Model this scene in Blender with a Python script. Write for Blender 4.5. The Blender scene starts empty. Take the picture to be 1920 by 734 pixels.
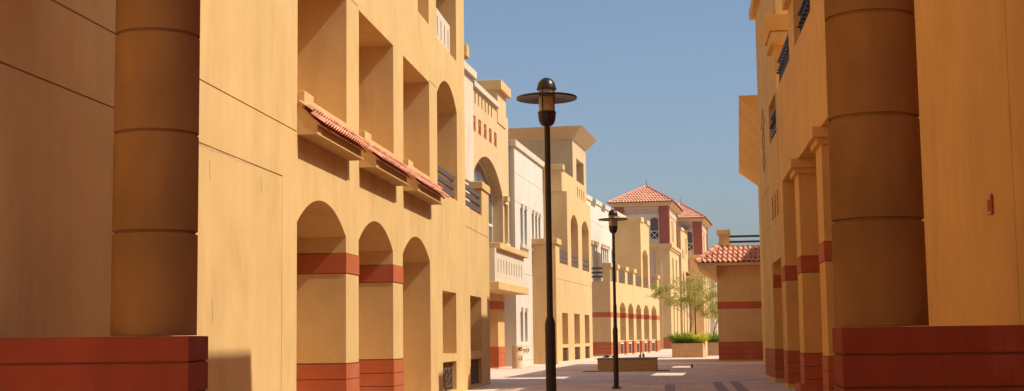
import bpy, bmesh, math, random
from mathutils import Vector, Matrix
from mathutils.geometry import tessellate_polygon
R = math.radians
random.seed(7)
sc = bpy.context.scene
COL = sc.collection

# ---------------------------------------------------------------- camera
YAW, PITCH, ROLL = R(6.52), R(5.835), R(-0.724)
def cam_axes():
    f = Vector((-math.sin(YAW)*math.cos(PITCH), math.cos(YAW)*math.cos(PITCH), math.sin(PITCH)))
    r = Vector((math.cos(YAW), math.sin(YAW), 0)); u = r.cross(f)
    r2 = math.cos(ROLL)*r + math.sin(ROLL)*u; u2 = -math.sin(ROLL)*r + math.cos(ROLL)*u
    return r2, u2, f
cr, cu, cf = cam_axes()
cam = bpy.data.objects.new('camera', bpy.data.cameras.new('camera')); COL.objects.link(cam)
cam.matrix_world = Matrix(((cr.x, cu.x, -cf.x, 0), (cr.y, cu.y, -cf.y, 0), (cr.z, cu.z, -cf.z, 1.6), (0, 0, 0, 1)))
cam.data.sensor_width = 36; cam.data.lens = 36*2600/1920
cam.data.clip_start = 0.1; cam.data.clip_end = 5000
sc.camera = cam

# ---------------------------------------------------------------- world, sun, exposure
SUN = Vector((1.0, -0.12, 1.14)).normalized()
w = bpy.data.worlds.new('World'); sc.world = w; w.use_nodes = True
nt = w.node_tree; nt.nodes.clear()
sky = nt.nodes.new('ShaderNodeTexSky'); sky.sky_type = 'NISHITA'; sky.sun_disc = False
sky.sun_elevation = math.asin(SUN.z); sky.sun_rotation = math.atan2(SUN.x, SUN.y)
sky.air_density = 1.0; sky.dust_density = 2.4; sky.ozone_density = 3.2; sky.altitude = 0
bg = nt.nodes.new('ShaderNodeBackground'); bg.inputs[1].default_value = 0.116
wo = nt.nodes.new('ShaderNodeOutputWorld')
nt.links.new(sky.outputs[0], bg.inputs[0]); nt.links.new(bg.outputs[0], wo.inputs[0])
sl = bpy.data.lights.new('sun', 'SUN'); sl.energy = 4.75; sl.angle = R(0.53); sl.color = (1.0, 0.94, 0.85)
so = bpy.data.objects.new('sun', sl); COL.objects.link(so)
so.rotation_euler = SUN.to_track_quat('Z', 'Y').to_euler(); so.location = (30, -10, 40)
sc.view_settings.view_transform = 'Standard'; sc.view_settings.look = 'None'
sc.view_settings.gamma = 1; sc.view_settings.exposure = 0.14; sc.view_settings.use_curve_mapping = False
sc.render.engine = 'CYCLES'
sc.cycles.max_bounces = 8; sc.cycles.diffuse_bounces = 5

# ---------------------------------------------------------------- materials
class NT:
    def __init__(s, name, rough=0.9, spec=0.2):
        s.m = bpy.data.materials.new(name); s.m.use_nodes = True
        s.t = s.m.node_tree; s.b = s.t.nodes['Principled BSDF']
        s.b.inputs['Roughness'].default_value = rough
        s.b.inputs['Specular IOR Level'].default_value = spec
        s.tc = s.t.nodes.new('ShaderNodeTexCoord')
    def n(s, k, **kw):
        x = s.t.nodes.new(k)
        for a, v in kw.items(): setattr(x, a, v)
        return x
    def l(s, a, b): s.t.links.new(a, b)
    def noise(s, scale, sc3=(1, 1, 1), detail=4, rough=0.55, dist=0.0):
        mp = s.n('ShaderNodeMapping'); mp.inputs['Scale'].default_value = sc3
        s.l(s.tc.outputs['Object'], mp.inputs[0])
        x = s.n('ShaderNodeTexNoise'); x.inputs['Scale'].default_value = scale
        x.inputs['Detail'].default_value = detail; x.inputs['Roughness'].default_value = rough
        x.inputs['Distortion'].default_value = dist
        s.l(mp.outputs[0], x.inputs['Vector']); return x.outputs['Fac']
    def ramp(s, fac, lo, hi, a, b):
        x = s.n('ShaderNodeMapRange'); x.inputs[1].default_value = lo; x.inputs[2].default_value = hi
        x.inputs[3].default_value = a; x.inputs[4].default_value = b; s.l(fac, x.inputs[0]); return x.outputs[0]
    def mul(s, a, b):
        x = s.n('ShaderNodeMath', operation='MULTIPLY'); s.l(a, x.inputs[0])
        if isinstance(b, float): x.inputs[1].default_value = b
        else: s.l(b, x.inputs[1])
        return x.outputs[0]
    def colmul(s, col, fac):
        x = s.n('ShaderNodeVectorMath', operation='SCALE')
        if isinstance(col, tuple): x.inputs[0].default_value = col[:3]
        else: s.l(col, x.inputs[0])
        s.l(fac, x.inputs['Scale']); return x.outputs[0]
    def mix(s, fac, a, b):
        x = s.n('ShaderNodeMix', data_type='RGBA'); s.l(fac, x.inputs[0])
        for i, c in ((6, a), (7, b)):
            if isinstance(c, tuple): x.inputs[i].default_value = (*c[:3], 1)
            else: s.l(c, x.inputs[i])
        return x.outputs[2]
    def bump(s, h, st, dist=0.01):
        x = s.n('ShaderNodeBump'); x.inputs['Strength'].default_value = st; x.inputs['Distance'].default_value = dist
        s.l(h, x.inputs['Height']); s.l(x.outputs[0], s.b.inputs['Normal'])

def stucco(name, col, stain=None, var=0.1, streak=0.10, rough=0.92):
    s = NT(name, rough, 0.12)
    big = s.ramp(s.noise(0.55, detail=3), 0.3, 0.7, 1-var, 1+var*0.7)
    mid = s.ramp(s.noise(3.2, (1, 1, .5), detail=5), 0.3, 0.72, 1-var*.45, 1+var*.35)
    st = s.ramp(s.noise(1.5, (1, 1, .13), detail=3, rough=.55, dist=.5), 0.40, 0.75, 1.0, 1-streak)
    fine = s.ramp(s.noise(55, detail=3), 0.3, 0.7, 0.965, 1.03)
    f = s.mul(s.mul(s.mul(big, mid), st), fine)
    c = s.colmul(col, f)
    stain = stain or (col[0]*.78, col[1]*.68, col[2]*.6)
    patch = s.ramp(s.noise(.9, (1, 1, .35), detail=6, rough=.7, dist=.6), 0.52, 0.74, 0.0, 0.6)
    c = s.mix(patch, c, stain)
    # hairline crazing: thin iso-lines of a distorted noise, present only in patches
    hn = s.noise(1.1, (1, 1, .6), detail=5, rough=.6, dist=.8)
    d = s.n('ShaderNodeMath', operation='SUBTRACT'); s.l(hn, d.inputs[0]); d.inputs[1].default_value = .5
    ab = s.n('ShaderNodeMath', operation='ABSOLUTE'); s.l(d.outputs[0], ab.inputs[0])
    line = s.ramp(ab.outputs[0], 0.0, .0022, 1, 0)
    mask = s.ramp(s.noise(.45, detail=2), .54, .6, 0, .34)
    c = s.mix(s.mul(line, mask), c, (col[0]*.5, col[1]*.4, col[2]*.35))
    # narrow drip marks
    drip = s.mul(s.ramp(s.noise(9, (1, 1, .035), detail=3, rough=.6), .60, .72, 0, 1), s.ramp(s.noise(.7, detail=3), .48, .62, 0, min(.22, streak*2.2)))
    c = s.mix(drip, c, (col[0]*.62, col[1]*.55, col[2]*.5))
    s.l(c, s.b.inputs['Base Color'])
    s.bump(s.noise(38, detail=6, rough=.7), 0.4, 0.012)
    return s.m
def plain(name, col, rough=.6, spec=.3, metal=0, var=.06, bump=0.0, nscale=6.):
    s = NT(name, rough, spec); s.b.inputs['Metallic'].default_value = metal
    f = s.ramp(s.noise(nscale, detail=4), .3, .7, 1-var, 1+var)
    s.l(s.colmul(col, f), s.b.inputs['Base Color'])
    if bump: s.bump(s.noise(30), bump, .01)
    return s.m

OCHRE = (0.67, 0.435, 0.175)
M = {
 'ochre': stucco('ochre_stucco', OCHRE, var=.07, streak=.10),
 'ochre_far': stucco('pale_ochre_stucco', (0.635, 0.425, 0.19), var=.06, streak=.06),
 'peach': stucco('peach_stucco', (0.645, 0.435, 0.215), var=.05, streak=.06),
 'cream': stucco('cream_stucco', (0.63, 0.515, 0.355), var=.05, streak=.07),
 'white': stucco('white_stucco', (0.64, 0.57, 0.45), var=.04, streak=.06),
 'tan': stucco('tan_stucco', (0.56, 0.40, 0.215), var=.05, streak=.05),
 'beige': stucco('beige_stucco', (0.56, 0.40, 0.27), var=.05, streak=.05),
 'right': stucco('orange_ochre_stucco', (0.74, 0.42, 0.128), var=.10, streak=.05),
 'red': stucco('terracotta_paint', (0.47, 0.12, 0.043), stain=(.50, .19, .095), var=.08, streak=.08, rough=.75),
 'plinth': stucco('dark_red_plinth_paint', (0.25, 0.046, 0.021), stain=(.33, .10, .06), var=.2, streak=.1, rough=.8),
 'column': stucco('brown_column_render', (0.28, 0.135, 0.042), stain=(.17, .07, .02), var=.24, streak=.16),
 'joint': plain('dark_joint', (0.16, 0.065, 0.028), .9, .1),  # dark brown of the joints, cracks and hidden cores
 'redwall': stucco('red_boarded_wall', (0.31, 0.068, 0.034), var=.1, streak=.08),
 'dark': plain('dark_interior', (0.018, 0.013, 0.011), .9, .1),  # near-black stands in for the shade inside grilles and openings
 'iron': plain('dark_bronze_iron', (0.035, 0.026, 0.024), .42, .5, 0.35),
 'grillelit': plain('lit_bronze_grille', (0.15, 0.115, 0.09), .5, .4, .2),  # iron lightened so the colour carries the sunlit highlight on the bars
 'lampiron': plain('lamp_bronze_paint', (0.026, 0.017, 0.014), .36, .55, 0.3, var=.12),
 'slat': plain('grey_brown_slat', (0.11, 0.078, 0.068), .6, .3),
 'darkslat': plain('dark_rail_metal', (0.055, 0.035, 0.032), .5, .4),
 'bin': stucco('sand_concrete', (0.68, 0.50, 0.29), var=.08, streak=.06),
 'redbox': plain('red_plastic', (0.50, 0.045, 0.02), .35, .5),
 'frame': plain('white_window_frame', (0.72, 0.66, 0.55), .5, .3, var=.03),
 'soil': plain('soil', (0.10, 0.062, 0.04), .95, .1, var=.3),
 'bark': plain('bark', (0.23, 0.145, 0.10), .9, .1, var=.3, bump=.4),
 'pigeon': plain('pigeon_feathers', (0.10, 0.085, 0.085), .8, .2, var=.3, nscale=20),
}
def glass_mat():
    s = NT('window_glass', .08, .8)
    s.l(s.colmul((.10, .115, .11), s.ramp(s.noise(.8), .3, .7, .6, 1.3)), s.b.inputs['Base Color'])
    return s.m
M['glass'] = glass_mat()
def tile_mat():
    s = NT('terracotta_tile', .8, .2)
    v = s.n('ShaderNodeTexVoronoi'); v.inputs['Scale'].default_value = 3.6
    s.l(s.tc.outputs['Object'], v.inputs['Vector'])
    sep = s.n('ShaderNodeSeparateColor'); s.l(v.outputs['Color'], sep.inputs[0])
    f = s.mul(s.ramp(sep.outputs[0], 0, 1, .68, 1.2), s.ramp(s.noise(14), .3, .7, .85, 1.1))
    c = s.colmul((.72, .31, .175), f)
    c = s.mix(s.ramp(s.noise(2.5, detail=5), .55, .75, 0, .5), c, (.70, .45, .32))
    s.l(c, s.b.inputs['Base Color']); s.bump(s.noise(50), .3, .01)
    return s.m
M['tile'] = tile_mat()
def diffuser():
    s = NT('amber_lamp_louvre', .4, .4)
    s.b.inputs['Base Color'].default_value = (.66, .48, .31, 1)
    return s.m
M['amber'] = diffuser()
def paver_mat():
    s = NT('clay_pavers', .82, .2)
    mp = s.n('ShaderNodeMapping'); s.l(s.tc.outputs['Object'], mp.inputs[0])
    mp.inputs['Rotation'].default_value = (0, 0, R(90))
    br = s.n('ShaderNodeTexBrick'); s.l(mp.outputs[0], br.inputs['Vector'])
    br.inputs['Scale'].default_value = 1.0; br.inputs['Brick Width'].default_value = 0.4; br.inputs['Row Height'].default_value = 0.2
    br.inputs['Mortar Size'].default_value = 0.008; br.inputs['Mortar Smooth'].default_value = .2; br.offset = 0.5
    br.inputs['Color1'].default_value = (.76, .56, .43, 1); br.inputs['Color2'].default_value = (.70, .50, .375, 1)
    br.inputs['Mortar'].default_value = (.55, .39, .30, 1)
    big = s.ramp(s.noise(.35, detail=5), .3, .7, .84, 1.14)
    st = s.ramp(s.noise(1.6, (1, .25, 1), detail=6, rough=.7), .35, .75, 1.05, .82)
    c = s.colmul(br.outputs['Color'], s.mul(big, st))
    dirt = s.ramp(s.noise(.8, detail=8, rough=.75, dist=.5), .55, .72, 0, .45)
    c = s.mix(dirt, c, (.55, .41, .32))
    # cross bands of paler slabs laid across the street
    sx = s.n('ShaderNodeSeparateXYZ'); s.l(s.tc.outputs['Object'], sx.inputs[0])
    md = s.n('ShaderNodeMath', operation='PINGPONG'); md.inputs[1].default_value = 5.2; s.l(sx.outputs[1], md.inputs[0])
    bandf = s.ramp(md.outputs[0], .55, .6, .55, 0.)
    c = s.mix(bandf, c, (.66, .50, .39))
    s.l(c, s.b.inputs['Base Color'])
    s.bump(br.outputs['Fac'], .35, -.006)
    return s.m
M['paver'] = paver_mat()
def strip_mat():
    s = NT('dark_grey_pavers', .85, .2)
    f = s.mul(s.ramp(s.noise(3), .3, .7, .8, 1.15), s.ramp(s.noise(22), .3, .7, .9, 1.1))
    s.l(s.colmul((.36, .28, .25), f), s.b.inputs['Base Color']); return s.m
M['strip'] = strip_mat()
def block_mat():
    s = NT('planter_blockwork', .9, .15)
    mp = s.n('ShaderNodeMapping'); s.l(s.tc.outputs['Object'], mp.inputs[0]); mp.inputs['Rotation'].default_value = (R(90), 0, 0)
    br = s.n('ShaderNodeTexBrick'); s.l(mp.outputs[0], br.inputs['Vector']); br.inputs['Scale'].default_value = 1
    br.inputs['Brick Width'].default_value = .45; br.inputs['Row Height'].default_value = .085; br.inputs['Mortar Size'].default_value = .012
    br.inputs['Color1'].default_value = (.58, .37, .18, 1); br.inputs['Color2'].default_value = (.53, .33, .155, 1); br.inputs['Mortar'].default_value = (.40, .24, .11, 1)
    s.l(s.colmul(br.outputs['Color'], s.ramp(s.noise(5), .3, .7, .85, 1.12)), s.b.inputs['Base Color']); return s.m
M['block'] = block_mat()
def rust_mat():
    s = NT('stained_ochre_concrete', .85, .2)
    c = s.mix(s.ramp(s.noise(1.6, detail=6, rough=.7, dist=.6), .42, .62, 0, 1), (.50, .30, .12), (.56, .27, .075))
    s.l(s.colmul(c, s.ramp(s.noise(9), .3, .7, .8, 1.1)), s.b.inputs['Base Color']); s.bump(s.noise(20), .3, .01); return s.m
M['rust'] = rust_mat()
M['coping'] = plain('grey_coping', (.27, .20, .15), .9, .15, var=.25, nscale=3)
def leaf_mat(name, a, b):
    s = NT(name, .6, .25)
    c = s.mix(s.ramp(s.noise(3.5, detail=4), .35, .65, 0, 1), a, b)
    s.l(c, s.b.inputs['Base Color'])
    tr = s.n('ShaderNodeBsdfTranslucent'); s.l(c, tr.inputs['Color'])
    mx = s.n('ShaderNodeMixShader'); mx.inputs[0].default_value = .35
    s.l(s.b.outputs[0], mx.inputs[1]); s.l(tr.outputs[0], mx.inputs[2])
    s.l(mx.outputs[0], s.t.nodes['Material Output'].inputs[0]); return s.m
M['leaf'] = leaf_mat('feathery_leaf', (.52, .44, .09), (.32, .31, .055))
M['leaf2'] = leaf_mat('green_blade', (.24, .38, .04), (.46, .54, .06))
M['leaf3'] = leaf_mat('yellow_green_blade', (.80, .74, .08), (.58, .60, .06))

# ---------------------------------------------------------------- mesh helpers; local point = (u along the facade, v outwards, z)
def P(u, v, z): return (v, u, z)
class MB:
    def __init__(s): s.v = []; s.f = []; s.mi = []; s.cur = 0
    def add(s, vs, fs):
        k = len(s.v); s.v += vs; s.f += [[k+i for i in f] for f in fs]; s.mi += [s.cur]*len(fs); return s
    def box(s, u0, u1, v0, v1, z0, z1):
        vs = [P(u, v, z) for z in (z0, z1) for v in (v0, v1) for u in (u0, u1)]
        return s.add(vs, [[0, 1, 3, 2], [4, 6, 7, 5], [0, 4, 5, 1], [2, 3, 7, 6], [0, 2, 6, 4], [1, 5, 7, 3]])
    def hexa(s, b, t):   # two quads of points (u,v,z)
        vs = [P(*p) for p in b+t]
        return s.add(vs, [[3, 2, 1, 0], [4, 5, 6, 7], [0, 1, 5, 4], [1, 2, 6, 5], [2, 3, 7, 6], [3, 0, 4, 7]])
    def prism(s, poly, z0, z1):   # plan polygon of (u,v)
        n = len(poly); vs = [P(a, b, z0) for a, b in poly]+[P(a, b, z1) for a, b in poly]
        return s.add(vs, [list(range(n))[::-1], list(range(n, 2*n))]+[[i, (i+1) % n, n+(i+1) % n, n+i] for i in range(n)])
    def profile(s, poly, u0, u1):  # polygon of (v,z) swept along u
        n = len(poly); vs = [P(u0, a, b) for a, b in poly]+[P(u1, a, b) for a, b in poly]
        return s.add(vs, [list(range(n))[::-1], list(range(n, 2*n))]+[[i, (i+1) % n, n+(i+1) % n, n+i] for i in range(n)])
    def plate(s, outer, holes, v0, v1):
        loops = [outer]+holes
        flat = [p for l in loops for p in l]
        tris = tessellate_polygon([[Vector((a, b, 0)) for a, b in l] for l in loops])
        n = len(flat)
        vs = [P(a, v1, b) for a, b in flat]+[P(a, v0, b) for a, b in flat]
        fs = [list(t) for t in tris]+[[n+i for i in t][::-1] for t in tris]
        k = 0
        for l in loops:
            m = len(l)
            fs += [[k+i, k+(i+1) % m, n+k+(i+1) % m, n+k+i] for i in range(m)]; k += m
        return s.add(vs, fs)
    def tube(s, pts, rad, seg=8, cap=True):
        pts = [Vector(p) for p in pts]
        if not hasattr(rad, '__len__'): rad = [rad]*len(pts)
        vs = []; up = Vector((0, 0, 1))
        for i, p in enumerate(pts):
            t = (pts[min(i+1, len(pts)-1)]-pts[max(i-1, 0)]).normalized()
            a = t.cross(up)
            if a.length < .05: a = t.cross(Vector((1, 0, 0)))
            a.normalize(); b = t.cross(a)
            for k in range(seg):
                q = 2*math.pi*k/seg; vs.append(tuple(p+(a*math.cos(q)+b*math.sin(q))*rad[i]))
        fs = [[i*seg+k, i*seg+(k+1) % seg, (i+1)*seg+(k+1) % seg, (i+1)*seg+k] for i in range(len(pts)-1) for k in range(seg)]
        if cap: fs += [list(range(seg))[::-1], [(len(pts)-1)*seg+k for k in range(seg)]]
        return s.add(vs, fs)
    def lathe(s, prof, seg=32, c=(0, 0), capb=True, capt=True):   # prof: (r,z); c: x,y
        vs = [(c[0]+r*math.cos(2*math.pi*k/seg), c[1]+r*math.sin(2*math.pi*k/seg), z) for r, z in prof for k in range(seg)]
        fs = [[i*seg+k, i*seg+(k+1) % seg, (i+1)*seg+(k+1) % seg, (i+1)*seg+k] for i in range(len(prof)-1) for k in range(seg)]
        if capb: fs.append(list(range(seg))[::-1])
        if capt: fs.append([(len(prof)-1)*seg+k for k in range(seg)])
        return s.add(vs, fs)
    def bar(s, p, q, w, h=None):      # square bar between local (u,v,z) points
        return s.tube([P(*p), P(*q)], w*.707, 4)
    def build(s, name, mat, parent=None, bevel=0, smooth=False, recalc=True):
        me = bpy.data.meshes.new(name); me.from_pydata(s.v, [], s.f)
        mats = mat if isinstance(mat, (list, tuple)) else [mat]
        for m in mats: me.materials.append(M[m])
        for p, i in zip(me.polygons, s.mi): p.material_index = i
        if recalc:
            bm = bmesh.new(); bm.from_mesh(me); bmesh.ops.recalc_face_normals(bm, faces=bm.faces); bm.to_mesh(me); bm.free()
        if smooth:
            for p in me.polygons: p.use_smooth = True
            if hasattr(me, 'set_sharp_from_angle'): me.set_sharp_from_angle(angle=R(40))
        o = bpy.data.objects.new(name, me); COL.objects.link(o)
        if parent: o.parent = parent
        if bevel:
            b = o.modifiers.new('bevel', 'BEVEL'); b.width = bevel; b.segments = 2; b.limit_method = 'ANGLE'
        return o
def thing(name, label, cat, x, y, ang=0., z=0., group=None):
    o = bpy.data.objects.new(name, None); COL.objects.link(o); o.empty_display_size = .3
    o.location = (x, y, z); o.rotation_euler = (0, 0, -R(ang)); o['label'] = label; o['category'] = cat
    if group: o['group'] = group
    return o
def tag(o, label, cat, group=None):
    o['label'] = label; o['category'] = cat
    if group: o['group'] = group
    return o
def kids(o): return [c for c in COL.objects if c.parent == o]
def copy_tree(o, parent=None):
    c = o.copy(); COL.objects.link(c); c.parent = parent
    for ch in kids(o): copy_tree(ch, c)
    return c

def rect(u0, u1, z0, z1): return [(u0, z0), (u1, z0), (u1, z1), (u0, z1)]
def arc(u0, u1, zs, zc, n=16):   # from (u1,zs) over the crown to (u0,zs)
    h = (u1-u0)/2; r = zc-zs; Rr = (h*h+r*r)/(2*r); cz = zc-Rr; uc = (u0+u1)/2
    a0 = math.asin(min(1, h/Rr))
    if cz > zs: a0 = math.pi-a0
    return [(uc+Rr*math.sin(a0-2*a0*k/n), cz+Rr*math.cos(a0-2*a0*k/n)) for k in range(n+1)]
def arch(u0, u1, z0, zs, zc, n=16): return [(u0, z0), (u1, z0)]+arc(u0, u1, zs, zc, n)
def notch_outline(u0, u1, z0, z1, notches):
    o = [(u0, z0)]
    for h in sorted(notches, key=lambda h: min(p[0] for p in h)):
        a = min(p[0] for p in h); b = max(p[0] for p in h)
        top = h[2:]                      # goes from u1 side back to u0 side
        o += [(a, z0)]+top[::-1]+[(b, z0)]
    o += [(u1, z0), (u1, z1), (u0, z1)]
    q = []
    for p in o:
        if not q or (abs(p[0]-q[-1][0])+abs(p[1]-q[-1][1])) > 1e-5: q.append(p)
    return q
def facade(mb, u0, u1, z0, z1, holes=(), notches=(), t=1.2, v=0., grooves=()):
    """wall face at v, with openings; grooves are (ua,ub,za,zb) slots 25 mm deep"""
    out = notch_outline(u0, u1, z0, z1, notches)
    g = [rect(*x) for x in grooves]
    if g:
        mb.plate(out, list(holes)+g, v-.03, v); mb.plate(out, list(holes), v-t, v-.03)
    else: mb.plate(out, list(holes), v-t, v)
    return mb
def courses(mb, u0, u1, v0, v1, zs, gap=.018):
    """painted courses wrapped round a pier, with open joints between them"""
    e = .012
    for a, b in zip(zs[:-1], zs[1:]): mb.box(u0-e, u1+e, v0, v1+e, a+gap/2, b-gap/2)
    return mb
def joints(mb, u0, u1, v0, v1, zs, h=.022):
    for z in zs: mb.box(u0-.003, u1+.003, v0, v1+.003, z-h/2, z+h/2)
    return mb

def grille(parent, u0, u1, z0, z1, v=-.12):
    m = MB(); w = .022; n = 3
    zt = z1-(z1-z0)*.24; zb = z0+(z1-z0)*.14
    m.box(u0, u1, v-.03, v, z1-.05, z1); m.box(u0, u1, v-.03, v, z0, z0+.03)
    m.box(u0, u0+.06, v-.03, v, z0+.03, z1-.05); m.box(u1-.06, u1, v-.03, v, z0+.03, z1-.05)
    for z in (zt, zb): m.box(u0+.06, u1-.06, v-.02, v-.002, z-.012, z+.012)
    for i in range(n):
        a = u0+.06+(u1-u0-.12)*(i+.12)/n; b = u0+.06+(u1-u0-.12)*(i+.88)/n; c = (a+b)/2; h = zt-zb
        for s_ in (1, -1):
            pts = []
            for k in range(9):
                q = k/8; off = math.sin(q*2*math.pi)*(b-a)*.42*s_
                pts.append(P(c+off, v-.011, zb+h*q))
            m.tube(pts, w*.55, 5)
        m.box(c-.035, c+.035, v-.02, v, zt+.012, z1-.05)
        m.tube([P(c, v-.011, z0+.03), P(c, v-.011, zb)], w*.6, 5)
    g = m.build('grille', 'grillelit', parent)
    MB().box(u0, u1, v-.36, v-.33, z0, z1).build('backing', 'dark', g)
    return g
def rails(parent, u0, u1, zs, v=-.06, h=.13, t=.06, mat='slat'):
    m = MB()
    for z in zs: m.box(u0, u1, v-t, v, z, z+h)
    return m.build('railing', mat, parent)
def cross_rails(parent, v0, v1, zs, u, h=.1, t=.06, mat='darkslat'):
    m = MB()
    for z in zs: m.box(u, u+t, v0, v1, z, z+h)
    return m.build('railing', mat, parent)
def window(parent, u0, u1, z0, z1, v=-.25, cols=1, rows=1, fw=.07, arched=None):
    m = MB()
    if arched:
        out = [(u0, z0), (u1, z0)]+arc(u0, u1, arched, z1)
        inn = [(u0+fw, z0+fw), (u1-fw, z0+fw)]+arc(u0+fw, u1-fw, arched, z1-fw)
        m.plate(out, [inn], v-.06, v)
        MBp = MB(); MBp.plate(inn, [], v-.04, v-.03)
    else:
        m.plate(rect(u0, u1, z0, z1), [rect(u0+fw, u1-fw, z0+fw, z1-fw)], v-.06, v)
        MBp = MB().box(u0+fw, u1-fw, v-.04, v-.03, z0+fw, z1-fw)
    for i in range(1, cols):
        u = u0+(u1-u0)*i/cols; m.box(u-fw/2, u+fw/2, v-.055, v-.005, z0+fw, (arched or z1)-fw+.01)
    for j in range(1, rows):
        z = z0+((arched or z1)-z0)*j/rows; m.box(u0+fw, u1-fw, v-.056, v-.006, z-fw/2, z+fw/2)
    f = m.build('window', 'frame', parent)
    MBp.build('pane', 'glass', f)
    return f

def tiles(mb, o, es, up, rows, dt, tw, amp=.035, step=.03, clip=None, sub=6, length=None):
    """barrel tiles on a sloped plane; o origin, es unit vector along the eave, up unit vector up the slope, clip(t)->(s0,s1)"""
    o = Vector(o); es = Vector(es).normalized(); up = Vector(up).normalized(); nn = es.cross(up)
    if nn.z < 0: nn = -nn
    for j in range(rows):
        t0, t1 = j*dt, (j+1)*dt
        s0a, s1a = clip(t0); s0b, s1b = clip(t1)
        n = max(1, int(round((s1a-s0a)/tw)))*sub
        k = len(mb.v); base = s0a
        for (t, a, b, dz) in ((t0, s0a, s1a, -.03), (t0, s0a, s1a, step), (t1, s0b, s1b, 0.0)):
            for i in range(n+1):
                s = s0a+(s1a-s0a)*i/n
                sc_ = min(max(s, a), b)
                ph = ((s-base)/tw) % 1.0
                prof = abs(math.sin(math.pi*ph))**.7*1.6-.6 if ph < .62 else -.6-.1*math.sin(math.pi*(ph-.62)/.38)
                if ph < .62: prof = math.sin(math.pi*ph/.62)*1.6-.6
                h = amp*prof+dz
                if dz == -.03: h = amp*prof+step-.022
                mb.v.append(tuple(o+es*sc_+up*t+nn*h))
        for r in range(2):
            for i in range(n):
                a = k+r*(n+1)+i; mb.f.append([a, a+1, a+n+2, a+n+1]); mb.mi.append(mb.cur)
    return mb

# ================================================================ SETTING: ground
m = MB(); m.box(-60, 400, -180, 180, -.3, 0.0)
g = m.build('ground', 'paver'); g['kind'] = 'structure'
# dark strips laid in the paving
for i, (pts) in enumerate((((40, -.27), (45.7, -.3), (45.7, .02), (40, .03)), ((38, 1.2), (47.9, 1.28), (47.9, 1.58), (38, 1.55)), ((38, 1.78), (45, 1.83), (48.4, 1.86), (48.4, 2.16), (45, 2.15), (38, 2.1)))):
    s_ = MB().prism(list(pts), .0, .004).build('paving_strip', 'strip'); s_['kind'] = 'structure'
s_ = MB().box(63.05, 64.9, -4.15, -.2, 0, .004).build('soil_bed', 'soil'); s_['kind'] = 'structure'

# ================================================================ near left building
AX = -6.4
A = thing('arcade_building', 'long ochre building on the near left with red banded arches and small tiled canopies', 'building', AX, 0, .1)
lo = MB()
gv = [(2, 23.08, 5.165, 5.187), (2, 22.2, 4.29, 4.312), (22.2, 22.215, .03, 4.312), (42.06, 47.9, 5.05, 5.07), (42.06, 42.078, .03, 5.05), (26.75, 27.75, 8.48, 8.50), (36.25, 37.35, 8.48, 8.50)]
arches = [arch(23.12, 26.7, 0, 3.61, 4.14), arch(27.8, 31.3, 0, 3.61, 4.14), arch(32.45, 36.18, 0, 3.60, 4.14)]
w1 = rect(38.1, 40.55, 1.15, 2.92); w2 = rect(43.35, 45.9, 1.17, 2.93)
gr1 = rect(38.1, 40.5, .1, .93); gr2 = rect(43.35, 45.85, .1, .93)
ups = [rect(23.12, 26.75, 5.87, 8.42), rect(27.85, 31.42, 5.87, 8.43), rect(32.6, 36.2, 5.87, 8.43), arch(37.42, 40.95, 5.68, 8.36, 8.97), rect(34.6, 36.2, 10.0, 12.2), rect(37.38, 40.95, 9.93, 12.2)]
facade(lo, -6, 42.55, 0, 14.5, holes=[w1, gr1]+ups, notches=arches, t=1.3, grooves=[g_ for g_ in gv if g_[0] < 41])
lo.box(-6, 42.55, -9, -1.3, 0, 14.5)
lo.build('wall', 'ochre', A, bevel=.014)
lt = MB()
facade(lt, 42.55, 48.0, 0, 5.69, holes=[w2, gr2], t=1.3, grooves=[(42.56, 47.9, 5.05, 5.07)])
lt.box(42.55, 48.0, -9, -1.3, 0, 5.6)
lt.box(46.2, 48.0, -.40, 0, 5.69, 6.6)
lt.build('terrace_wall', 'ochre', A)
MB().box(46.1, 48.1, -.42, .05, 6.6, 6.86).build('post_cap', 'ochre', A, bevel=.02)
MB().box(42.56, 43.0, -1.2, .10, 10.42, 10.82).build('cornice_block', 'ochre', A, bevel=.02)
rails(A, 42.55, 46.2, (5.78, 6.03, 6.28), v=-.05, h=.15)
rails(A, 37.42, 40.95, (5.78, 6.03, 6.28), v=-.10, h=.15)
for u0, u1 in ((26.7, 27.8), (31.3, 32.45)):
    courses(MB(), u0, u1, -1.25, 0, (2.9, 3.28), gap=0).build('red_band', 'red', A, bevel=.004)
    joints(MB(), u0, u1, -1.25, 0, (2.895, 3.285)).build('band_joint', 'joint', A)
    courses(MB(), u0, u1, -1.25, 0, (.0, .22, .52, .82, 1.12)).build('base_course', 'red', A, bevel=.004)
    joints(MB(), u0, u1, -1.25, 0, (.22, .52, .82, 1.127), h=.03).build('course_joint', 'joint', A)
grille(A, 38.1, 40.5, .1, .93); grille(A, 43.35, 45.85, .1, .93)
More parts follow.
